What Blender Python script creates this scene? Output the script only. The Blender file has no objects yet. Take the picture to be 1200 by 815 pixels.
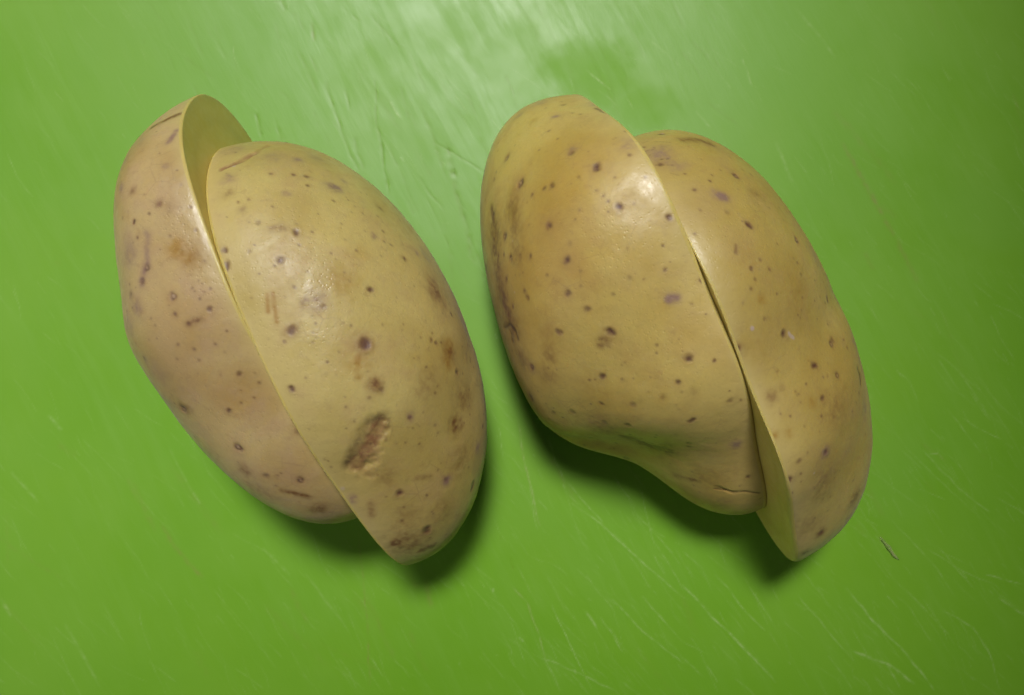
import bpy, math
import numpy as np

MM = 0.001
scene = bpy.context.scene

# ------------------------------------------------------------------ camera
cam_data = bpy.data.cameras.new('camera')
cam_data.lens = 30.0
cam_data.sensor_width = 36.0
cam_data.clip_start = 0.005
cam_data.clip_end = 20.0
cam_data.dof.use_dof = True
cam_data.dof.focus_distance = 0.142
cam_data.dof.aperture_fstop = 40.0
cam = bpy.data.objects.new('camera', cam_data)
scene.collection.objects.link(cam)
CAM_TILT = math.radians(2.0)
cam.location = (0.0, -0.173 * math.sin(CAM_TILT), 0.173 * math.cos(CAM_TILT))
cam.rotation_euler = (CAM_TILT, 0.0, 0.0)
scene.camera = cam

# ------------------------------------------------------------------ light
world = bpy.data.worlds.new('World')
scene.world = world
world.use_nodes = True
bg = world.node_tree.nodes['Background']
bg.inputs['Color'].default_value = (0.95, 1.0, 0.97, 1.0)
bg.inputs['Strength'].default_value = 0.045

def area_light(name, loc, target, size, size_y, power, color, spread=180):
    d = bpy.data.lights.new(name, 'AREA')
    d.shape = 'RECTANGLE'
    d.size, d.size_y = size, size_y
    d.energy = power
    d.color = color
    d.spread = math.radians(spread)
    o = bpy.data.objects.new(name, d)
    scene.collection.objects.link(o)
    o.location = loc
    v = np.array(target) - np.array(loc)
    v = v / np.linalg.norm(v)
    o.rotation_euler = (math.acos(-v[2]), 0.0, math.atan2(-v[0], v[1]) )
    return o

area_light('window_light', (-0.08, 0.335, 0.60), (-0.054, 0.046, 0.0), 0.32, 0.28, 0.272, (1.0, 0.985, 0.965), 17)
area_light('fill_light', (-0.55, -0.12, 0.32), (0.0, 0.0, 0.02), 0.60, 0.50, 0.58, (1.0, 0.98, 0.95))  # soft fill added from the left, no lamp known there

scene.view_settings.view_transform = 'Standard'
scene.view_settings.look = 'None'
scene.view_settings.exposure = 0.0
scene.view_settings.gamma = 1.0
scene.render.engine = 'CYCLES'
scene.cycles.max_bounces = 10
scene.cycles.diffuse_bounces = 6
scene.cycles.use_denoising = True

# ------------------------------------------------------------------ tables
# Shape numbers of the four halves, marks on their skins (kind, size in mm,
# strength, places on the skin in degrees) and marks on the board (mm).
HALF_SHAPE = {
 'A1': [-34.6716, 3.6849, -1.1718, -0.1175, -7.9304, -0.0205, 0.0133, 0.0588, -0.0311, 0.0097, 0.0318, -0.0268, -0.0123, 0.0135, 0.0141, -0.007, -0.0098, 0.0114, 25.6614, -2.4398, 1.1628, 0.0456, 0.0249, 0.0296, 0.0092, 0.0888, 0.0145, -0.0364, -0.0056, -0.0031, -0.0024, 0.0051, 0.0241, -0.0119, 0.0825, -0.0223, -0.0495, -0.0224, -0.0058, -0.0019, 0.0018, 0.0151, -0.0033, -0.0053],
 'A2': [-34.6716, 3.6849, -1.1718, -0.1175, 6.8545, -0.0366, -0.051, 0.2204, -0.0071, -0.0621, 0.0143, -0.0342, -0.0084, -0.0052, 0.0069, -0.0179, -0.0039, 0.0068, 27.0, 5.1135, 1.3384, 0.0021, 0.0006, 0.0016, 0.0059, -0.0016, -0.0019, 0.0259, 0.0083, -0.001, -0.0009, -0.0064, -0.0128, -0.0199, -0.0014, 0.0032, 0.0282, 0.0282, -0.0094, -0.0075, -0.005, -0.0319, -0.016, -0.0175],
 'B1': [31.5091, 2.2956, -1.1495, -0.0014, -4.5727, -0.0443, -0.0666, 0.3139, -0.0025, -0.0514, 0.0158, -0.0502, 0.0051, 0.0003, 0.0087, -0.0507, 0.0055, 0.0072, 33.7895, 11.4093, 0.1075, -0.0303, -0.045, -0.0107, -0.0016, 0.0381, 0.151, 0.1609, 0.0346, -0.0119, -0.0075, 0.0023, 0.0086, -0.1871, -0.0325, -0.0194, -0.0346, 0.0023, -0.0529, -0.0318, -0.0896, -0.1904, 0.0436, 0.0587],
 'B2': [31.5091, 2.2956, -1.1495, -0.0014, 5.7864, -0.0294, -0.0257, 0.1978, -0.0477, -0.0703, 0.0238, 0.002, -0.0155, -0.0032, 0.0126, -0.0231, 0.0058, -0.0325, 24.502, -1.9943, -0.6542, -0.0054, -0.0201, -0.0178, -0.0206, 0.0008, 0.0058, 0.0025, 0.0056, 0.0071, 0.0131, 0.0226, 0.0162, 0.0213, -0.0223, -0.0498, 0.0156, 0.0543, 0.025, 0.0192, 0.0456, 0.0891, 0.0261, -0.0239],
}
BUMP_DIRS = [[0.921, 0.1867, 0.342], [0.7042, 0.6222, 0.342], [0.2988, 0.8909, 0.342], [-0.1867, 0.921, 0.342], [-0.6222, 0.7042, 0.342], [-0.8909, 0.2988, 0.342], [-0.921, -0.1867, 0.342], [-0.7042, -0.6222, 0.342], [-0.2988, -0.8909, 0.342], [0.1867, -0.921, 0.342], [0.6222, -0.7042, 0.342], [0.8909, -0.2988, 0.342], [0.5935, 0.309, 0.7431], [0.256, 0.6182, 0.7431], [-0.2012, 0.6382, 0.7431], [-0.5644, 0.3595, 0.7431], [-0.6634, -0.0874, 0.7431], [-0.452, -0.4934, 0.7431], [-0.0292, -0.6685, 0.7431], [0.4074, -0.5308, 0.7431], [0.6533, -0.1448, 0.7431], [0.0, 0.0, 1.0]]
SKIN_MARKS = {
 'A1': [
  ('b',0.55,0.9,[(152.4,12.0),(153.3,6.4),(154.8,1.2)]),
  ('b',0.65,0.5,[(128.4,20.0)]),
  ('b',0.65,0.6,[(120.6,11.7)]),
  ('b',1.03,0.35,[(118.2,7.9)]),
  ('b',0.51,0.6,[(78.6,16.9),(78.6,12.6)]),
  ('b',0.45,0.6,[(83.4,19.8)]),
  ('b',1.08,0.7,[(47.4,36.4)]),
  ('b',1.09,0.6,[(28.2,27.4)]),
  ('b',0.48,0.7,[(22.8,19.1),(21.6,14.7),(20.1,12.2)]),
  ('b',1.26,0.7,[(15.9,12.4)]),
  ('b',0.8,0.6,[(36.6,2.3)]),
  ('b',1.96,0.3,[(46.5,54.4)]),
  ('b',3.09,0.35,[(26.7,44.5)]),
  ('b',2.78,0.35,[(21.6,29.0)]),
  ('b',2.3,0.2,[(100.2,5.9)]),
  ('g',0.47,0.8,[(140.4,4.8),(144.6,2.1)]),
  ('g',0.52,0.7,[(131.7,6.6)]),
  ('g',0.66,0.7,[(133.2,25.2)]),
  ('g',0.58,0.6,[(113.1,19.4),(104.7,23.2),(99.0,28.8)]),
  ('g',1.18,0.6,[(90.9,35.1)]),
  ('g',0.66,0.6,[(97.2,36.9)]),
  ('g',0.8,0.6,[(69.0,42.2)]),
  ('g',2.1,0.45,[(111.3,30.8)]),
  ('g',1.88,0.45,[(87.0,44.9)]),
  ('g',1.87,0.4,[(62.4,39.1)]),
  ('g',1.64,0.4,[(46.5,44.5)]),
  ('g',1.35,0.35,[(143.1,23.0)]),
  ('g',1.63,0.3,[(147.0,15.3)]),
  ('s',0.28,0.9,[(116.4,2.5)]),
  ('s',0.39,1.0,[(119.7,22.7),(119.1,23.2)]),
  ('s',0.38,0.5,[(108.6,3.2)]),
  ('s',0.65,0.7,[(99.0,27.9)]),
  ('s',0.57,0.8,[(81.0,8.6)]),
  ('s',0.38,0.7,[(78.6,16.9)]),
  ('s',0.54,0.9,[(57.6,9.9)]),
  ('s',0.55,0.85,[(47.1,19.8)]),
  ('s',0.39,0.6,[(72.9,23.9)]),
  ('s',0.39,0.6,[(69.9,19.4)]),
  ('s',0.28,0.7,[(69.6,12.0)]),
  ('s',0.26,0.7,[(72.6,6.6)]),
  ('s',0.26,0.7,[(48.6,14.4)]),
  ('s',0.26,0.6,[(48.9,9.7)]),
  ('s',0.68,0.7,[(27.6,20.9)]),
  ('s',0.31,0.7,[(83.4,19.8)]),
  ('s',0.4,0.6,[(97.8,36.4)]),
  ('s',0.4,0.7,[(70.2,42.5)]),
  ('s',0.23,0.6,[(117.0,0.3)]),
  ('r',0.7,1.0,[(89.1,18.2)]),
  ('r',0.74,1.0,[(47.1,37.8)]),
  ('r',0.81,1.0,[(35.4,24.3)]),
  ('r',0.63,1.0,[(24.9,10.8)]),
  ('r',0.65,0.6,[(102.6,24.1)]),
  ('o',1.66,0.9,[(104.7,11.7),(100.2,8.8)]),
  ('o',3.14,0.3,[(49.5,14.4)]),
 ],
 'A2': [
  ('x',0.69,1.0,[(150.6,5.5),(151.5,7.9),(153.0,10.6),(157.2,14.9)]),
  ('x',0.5,0.6,[(157.8,15.6),(164.1,18.5)]),
  ('w',0.3,0.9,[(151.2,9.5)]),
  ('w',0.54,0.5,[(42.6,2.1)]),
  ('g',1.08,0.6,[(146.1,7.9)]),
  ('g',0.85,0.6,[(158.1,28.6)]),
  ('g',1.24,0.8,[(149.7,39.3)]),
  ('g',0.71,0.5,[(157.5,42.2)]),
  ('g',0.61,0.7,[(135.3,49.2)]),
  ('g',0.57,0.6,[(147.9,64.9)]),
  ('g',0.66,0.6,[(140.4,25.0)]),
  ('g',0.67,0.8,[(57.3,35.1)]),
  ('g',0.82,0.8,[(38.1,2.8)]),
  ('g',0.85,0.8,[(24.0,34.8)]),
  ('g',0.88,0.6,[(12.0,54.1)]),
  ('g',2.01,0.4,[(161.7,7.5)]),
  ('g',1.76,0.35,[(159.0,68.7)]),
  ('g',1.8,0.35,[(136.8,87.3)]),
  ('g',1.96,0.35,[(156.0,21.2)]),
  ('g',1.73,0.35,[(163.8,33.0)]),
  ('s',0.43,0.8,[(147.6,21.2)]),
  ('s',0.41,0.8,[(149.1,27.9)]),
  ('s',0.26,0.9,[(136.8,10.4)]),
  ('s',0.26,0.8,[(138.3,0.3)]),
  ('s',0.46,0.5,[(130.2,15.1)]),
  ('s',0.78,0.85,[(127.8,25.4)]),
  ('s',0.79,1.0,[(119.7,18.2)]),
  ('s',0.64,0.95,[(124.2,2.5),(123.9,2.3)]),
  ('s',0.59,0.85,[(120.6,2.1),(119.4,1.4)]),
  ('s',0.38,0.5,[(122.7,9.9)]),
  ('s',0.28,0.6,[(123.9,25.2)]),
  ('s',0.52,0.9,[(150.0,31.5)]),
  ('s',0.41,0.8,[(145.8,31.7)]),
  ('s',0.29,0.8,[(128.7,30.1)]),
  ('s',0.26,0.6,[(124.2,25.0)]),
  ('s',0.33,0.7,[(135.9,54.6)]),
  ('s',0.55,0.9,[(132.9,58.4)]),
  ('s',0.29,0.6,[(125.4,41.8)]),
  ('s',0.65,1.0,[(111.6,41.6)]),
  ('s',0.49,0.9,[(114.0,75.9)]),
  ('s',0.84,1.0,[(91.5,32.6),(90.9,32.4)]),
  ('s',0.51,0.6,[(105.3,25.2)]),
  ('s',0.7,0.8,[(99.9,13.3),(99.0,12.6)]),
  ('s',0.55,0.6,[(87.0,57.1)]),
  ('s',0.31,0.7,[(87.6,19.1)]),
  ('s',0.52,0.7,[(73.5,31.3)]),
  ('s',0.64,1.0,[(81.9,5.2)]),
  ('s',0.39,0.5,[(72.0,26.1)]),
  ('s',0.3,0.6,[(44.4,33.5)]),
  ('s',0.76,1.0,[(33.3,18.0)]),
  ('s',0.59,0.9,[(9.0,42.9),(8.4,41.1)]),
  ('s',0.51,0.7,[(7.8,62.0)]),
  ('s',0.71,0.8,[(56.7,64.0)]),
  ('s',0.55,0.7,[(84.6,59.1)]),
  ('s',0.79,1.0,[(17.1,18.5),(16.2,17.3)]),
  ('s',0.31,0.6,[(28.2,16.2)]),
  ('s',0.37,0.7,[(24.3,12.9)]),
  ('s',0.41,0.6,[(141.0,52.8)]),
  ('s',0.4,0.7,[(57.3,35.1)]),
  ('s',0.5,0.7,[(24.3,34.8)]),
  ('s',0.38,0.5,[(111.9,19.1)]),
  ('b',0.93,0.4,[(140.1,7.3)]),
  ('b',0.65,0.4,[(134.4,11.3)]),
  ('b',0.52,0.5,[(128.4,18.2),(129.0,22.3)]),
  ('b',0.71,0.5,[(156.0,52.8)]),
  ('b',1.66,0.6,[(107.1,23.6)]),
  ('b',0.76,0.6,[(108.0,20.7)]),
  ('b',2.27,0.6,[(127.5,70.1)]),
  ('b',1.16,0.6,[(91.2,32.2)]),
  ('b',1.04,0.8,[(75.9,29.9)]),
  ('b',0.55,0.4,[(34.2,7.5),(30.3,5.2)]),
  ('b',0.55,0.4,[(33.9,26.1),(30.6,30.1)]),
  ('b',2.15,0.5,[(36.6,61.5)]),
  ('b',1.41,0.75,[(34.5,50.5)]),
  ('b',1.15,1.0,[(18.0,5.9)]),
  ('b',0.74,0.8,[(10.8,10.8),(9.0,15.1)]),
  ('b',3.47,0.55,[(15.0,8.8)]),
  ('b',1.54,0.6,[(75.0,64.0)]),
  ('b',2.43,0.3,[(66.3,47.0)]),
  ('b',2.57,0.35,[(22.5,43.8)]),
  ('b',2.58,0.35,[(17.1,26.8)]),
  ('b',1.01,0.4,[(99.6,13.1)]),
  ('b',1.9,0.3,[(40.5,17.3)]),
  ('b',2.25,0.35,[(23.4,14.9)]),
  ('o',2.84,0.5,[(113.7,33.3)]),
  ('o',0.33,1.0,[(110.7,10.4),(105.9,8.6)]),
  ('o',0.38,1.0,[(110.7,12.0),(102.6,9.7)]),
  ('o',1.12,1.0,[(78.6,65.4),(69.0,61.1)]),
  ('o',0.64,0.9,[(87.3,28.6),(80.7,26.1)]),
  ('o',0.91,0.6,[(75.9,29.9)]),
  ('o',1.84,0.3,[(123.6,41.6)]),
  ('o',2.57,0.35,[(87.0,27.2)]),
  ('o',2.56,0.25,[(120.9,23.6)]),
  ('D',0.92,0.75,[(63.0,27.7),(64.2,23.6),(61.5,18.9),(54.9,11.5),(50.7,7.5)]),
  ('D',0.42,0.6,[(61.5,28.8),(54.0,23.9)]),
  ('D',0.29,0.8,[(54.9,18.7)]),
  ('D',0.29,0.6,[(51.3,13.5)]),
  ('D',0.26,0.7,[(57.9,21.6)]),
  ('D',0.29,0.7,[(48.9,10.2)]),
  ('x',1.72,1.0,[(61.2,25.0),(57.9,21.6),(53.1,16.0),(50.1,10.4)]),
  ('x',1.61,0.5,[(46.2,12.4)]),
  ('x',1.19,0.8,[(59.4,25.4)]),
  ('x',1.33,0.6,[(49.2,15.8)]),
 ],
 'B1': [
  ('s',0.59,0.7,[(163.8,7.9)]),
  ('s',0.31,0.8,[(154.8,15.3)]),
  ('s',0.3,0.7,[(149.7,15.1)]),
  ('s',0.42,0.7,[(155.7,1.9),(149.4,0.5)]),
  ('s',0.39,0.6,[(136.8,1.0)]),
  ('s',0.38,0.6,[(129.6,3.9)]),
  ('s',0.58,0.7,[(141.6,14.7)]),
  ('s',0.85,1.0,[(132.6,12.2),(132.9,12.0)]),
  ('s',0.66,0.8,[(139.5,22.5)]),
  ('s',0.45,0.6,[(141.3,24.1)]),
  ('s',0.4,0.8,[(144.3,26.8)]),
  ('s',0.44,0.5,[(164.7,31.0)]),
  ('s',0.73,1.0,[(121.8,12.4)]),
  ('s',0.63,1.0,[(112.2,2.3)]),
  ('s',0.38,0.5,[(122.7,3.2)]),
  ('s',0.79,0.85,[(133.8,28.1)]),
  ('s',0.33,0.7,[(108.6,6.6)]),
  ('s',0.4,0.7,[(103.8,8.4)]),
  ('s',0.77,1.0,[(124.2,29.0)]),
  ('s',0.65,0.8,[(119.7,33.3)]),
  ('s',0.54,0.7,[(136.5,36.2)]),
  ('s',0.57,0.9,[(148.8,45.4)]),
  ('s',0.28,0.5,[(119.7,27.4)]),
  ('s',0.55,0.7,[(135.3,43.4)]),
  ('s',0.28,0.5,[(127.5,9.7)]),
  ('s',0.38,0.4,[(120.0,8.8)]),
  ('s',0.31,0.4,[(128.4,14.9)]),
  ('s',0.6,0.8,[(133.5,44.0)]),
  ('s',0.81,1.0,[(102.9,27.9),(103.5,28.3)]),
  ('s',0.52,0.7,[(112.5,30.6)]),
  ('s',0.67,0.75,[(116.7,41.8)]),
  ('s',0.62,0.7,[(173.1,73.9)]),
  ('s',0.67,0.9,[(93.9,37.1)]),
  ('s',0.77,0.95,[(79.2,11.7)]),
  ('s',0.41,0.8,[(73.8,5.7)]),
  ('s',0.52,0.85,[(74.7,16.9)]),
  ('s',0.31,0.5,[(89.4,18.0)]),
  ('s',0.53,0.9,[(59.1,16.7),(58.5,17.8)]),
  ('s',0.67,0.6,[(75.6,33.0)]),
  ('s',0.55,0.8,[(83.7,43.1)]),
  ('s',0.7,0.7,[(65.1,40.0)]),
  ('s',0.7,0.5,[(71.4,48.5)]),
  ('s',0.44,0.7,[(99.6,66.2)]),
  ('s',0.71,0.6,[(89.4,57.3)]),
  ('s',0.6,0.6,[(42.6,65.6)]),
  ('s',0.56,0.6,[(41.7,20.5)]),
  ('s',0.65,0.6,[(59.1,5.2)]),
  ('s',0.56,0.6,[(44.7,20.3)]),
  ('s',0.58,0.9,[(21.3,4.3)]),
  ('s',0.63,1.0,[(94.8,0.7)]),
  ('s',0.51,0.3,[(125.7,26.3)]),
  ('s',0.51,0.3,[(108.9,17.3)]),
  ('s',0.58,1.0,[(161.4,36.6)]),
  ('s',0.57,0.8,[(143.1,49.6)]),
  ('s',0.43,0.8,[(151.5,41.3)]),
  ('s',0.43,0.7,[(155.7,42.5)]),
  ('s',0.73,0.8,[(146.4,58.8)]),
  ('g',0.71,0.6,[(159.0,11.7)]),
  ('g',0.75,0.6,[(170.7,17.8)]),
  ('g',1.55,0.4,[(132.6,2.8)]),
  ('g',0.76,0.9,[(97.5,10.2),(96.3,8.8)]),
  ('g',0.85,0.6,[(126.0,59.5)]),
  ('g',0.89,0.6,[(129.0,72.5)]),
  ('g',0.9,0.8,[(37.8,6.1)]),
  ('g',1.44,0.4,[(159.3,0.3)]),
  ('g',1.81,0.35,[(170.7,12.2)]),
  ('g',0.8,0.5,[(142.5,14.2)]),
  ('r',0.72,0.9,[(162.0,25.9)]),
  ('r',0.86,1.0,[(151.2,27.2)]),
  ('r',0.7,0.9,[(146.7,40.5)]),
  ('r',0.71,1.0,[(152.1,37.8)]),
  ('r',0.71,0.7,[(126.0,59.5)]),
  ('r',0.74,0.6,[(129.0,72.5)]),
  ('b',0.73,0.9,[(163.2,36.0),(160.5,38.0)]),
  ('b',2.32,0.65,[(159.9,38.9),(155.1,47.4),(145.5,54.4)]),
  ('b',1.94,0.4,[(151.2,31.5),(142.5,38.4)]),
  ('b',2.44,0.4,[(132.9,78.6),(68.7,80.8)]),
  ('b',0.85,0.9,[(102.3,31.3)]),
  ('b',1.37,0.4,[(117.3,49.9)]),
  ('b',1.3,0.9,[(50.1,45.2),(36.6,38.9),(36.0,29.2)]),
  ('b',2.63,0.5,[(36.6,38.9)]),
  ('b',0.6,0.6,[(15.0,30.4),(18.6,20.5)]),
  ('b',1.73,0.5,[(136.5,60.9)]),
  ('b',1.96,0.35,[(114.9,55.7)]),
  ('b',1.43,0.5,[(41.1,29.2)]),
  ('b',3.57,0.35,[(69.6,53.0)]),
  ('b',2.91,0.35,[(21.9,16.5)]),
  ('b',2.41,0.3,[(9.3,15.6)]),
  ('b',0.53,0.4,[(73.2,22.5)]),
  ('b',0.65,0.3,[(69.3,13.8)]),
  ('o',0.73,0.7,[(163.2,16.2)]),
  ('o',2.5,0.5,[(150.0,32.6)]),
  ('o',3.91,0.3,[(133.8,25.2)]),
  ('o',3.32,0.25,[(121.8,25.4)]),
  ('o',2.71,0.4,[(118.2,45.8)]),
  ('o',3.0,0.3,[(89.7,41.8)]),
  ('o',3.16,0.2,[(84.6,25.9)]),
  ('D',0.52,1.35,[(157.8,58.4),(147.3,55.0),(141.6,55.0),(139.8,56.4)]),
  ('D',0.8,0.9,[(147.3,57.3)]),
  ('k',0.24,1.0,[(16.8,15.3),(16.8,12.4),(16.2,10.2),(15.6,5.9),(13.2,2.1)]),
  ('k',0.44,0.4,[(18.0,14.4),(15.6,9.5)]),
  ('w',0.21,0.7,[(148.8,25.9)]),
  ('w',0.18,0.6,[(146.7,37.1)]),
  ('w',0.19,0.6,[(156.3,36.6)]),
  ('w',0.18,0.6,[(141.9,46.1)]),
 ],
 'B2': [
  ('r',0.71,0.8,[(161.1,17.3)]),
  ('r',0.7,1.0,[(142.2,33.5)]),
  ('r',0.68,0.9,[(121.5,51.4)]),
  ('r',0.68,0.7,[(68.4,47.4)]),
  ('r',0.67,0.6,[(58.2,40.9)]),
  ('s',0.53,0.7,[(147.3,6.8)]),
  ('s',0.29,0.9,[(138.6,20.3)]),
  ('s',0.24,0.8,[(140.7,22.7)]),
  ('s',0.41,0.8,[(136.2,12.4)]),
  ('s',0.51,0.3,[(127.8,19.4)]),
  ('s',0.64,0.9,[(123.3,26.1),(123.6,25.2)]),
  ('s',0.38,0.5,[(117.9,15.8),(116.1,14.2)]),
  ('s',0.5,0.8,[(111.0,17.8)]),
  ('s',0.41,0.7,[(109.8,25.9)]),
  ('s',0.38,0.5,[(112.8,23.4)]),
  ('s',0.38,0.6,[(108.0,17.1)]),
  ('s',0.37,0.6,[(105.9,14.0)]),
  ('s',0.31,0.5,[(102.0,25.0)]),
  ('s',0.45,0.9,[(90.0,60.9),(87.6,60.4)]),
  ('s',0.77,1.0,[(88.5,21.6)]),
  ('s',0.69,0.7,[(69.0,49.0)]),
  ('s',0.62,1.0,[(92.4,0.7)]),
  ('s',0.79,0.95,[(69.6,31.0)]),
  ('s',0.66,0.85,[(58.8,27.4)]),
  ('s',0.58,0.5,[(49.8,6.8)]),
  ('s',0.73,1.0,[(46.5,1.0),(47.1,0.3)]),
  ('s',0.32,0.8,[(40.5,1.0)]),
  ('s',0.66,0.7,[(43.8,19.6)]),
  ('s',0.58,0.7,[(12.6,11.7)]),
  ('s',0.33,0.6,[(156.0,6.6)]),
  ('s',0.27,0.5,[(154.2,9.7)]),
  ('s',0.28,0.5,[(156.6,3.9)]),
  ('s',0.25,0.3,[(95.7,8.2)]),
  ('s',0.4,0.4,[(50.1,29.2)]),
  ('g',0.91,0.85,[(133.5,19.6),(132.9,21.8)]),
  ('g',2.16,0.6,[(150.9,9.0)]),
  ('g',0.93,0.7,[(43.8,19.6)]),
  ('g',1.59,0.4,[(145.8,12.0)]),
  ('g',1.62,0.45,[(150.6,3.7)]),
  ('g',1.68,0.4,[(117.0,63.8)]),
  ('g',1.77,0.4,[(78.9,78.1)]),
  ('g',1.44,0.4,[(45.3,66.5)]),
  ('g',1.43,0.4,[(25.8,50.5)]),
  ('b',1.08,0.35,[(136.8,38.9)]),
  ('b',0.84,0.7,[(156.0,22.1),(156.6,27.9),(156.6,33.0)]),
  ('b',0.89,0.6,[(72.3,6.1)]),
  ('b',0.51,0.5,[(72.6,11.7)]),
  ('b',1.03,1.0,[(7.5,4.1)]),
  ('b',1.46,0.7,[(10.5,30.8)]),
  ('b',1.01,0.7,[(12.6,11.7)]),
  ('b',3.2,0.3,[(51.3,31.7)]),
  ('b',3.54,0.35,[(31.5,15.8)]),
  ('b',2.81,0.3,[(18.9,5.7)]),
  ('b',1.0,0.3,[(92.4,0.7)]),
  ('o',0.76,0.9,[(102.3,17.1)]),
  ('o',0.78,0.8,[(61.5,21.8)]),
  ('o',0.77,0.8,[(61.5,1.0)]),
  ('o',0.7,0.8,[(59.4,6.8)]),
  ('o',3.52,0.25,[(91.5,7.7)]),
  ('o',3.42,0.3,[(100.2,37.5)]),
  ('o',3.01,0.2,[(114.0,17.3)]),
  ('D',0.57,1.35,[(42.9,56.6),(38.1,56.2),(37.2,53.7)]),
  ('w',0.39,0.8,[(84.9,25.9),(87.6,24.3)]),
  ('w',0.38,0.9,[(95.7,8.6)]),
  ('w',0.24,0.8,[(40.8,12.2)]),
  ('w',0.28,0.6,[(161.7,17.8)]),
  ('k',0.14,0.7,[(154.5,3.7),(153.6,8.8)]),
  ('k',0.12,0.6,[(152.7,4.1),(151.8,6.6)]),
  ('k',0.13,0.7,[(149.1,7.7),(148.5,11.1)]),
  ('k',0.13,0.5,[(147.6,5.5),(145.8,11.1)]),
  ('k',0.13,0.5,[(158.1,7.3),(158.1,9.7)]),
  ('k',0.12,0.5,[(156.9,11.7),(155.1,15.6)]),
  ('k',0.12,0.4,[(143.4,8.4),(141.9,10.6)]),
 ],
}
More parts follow.
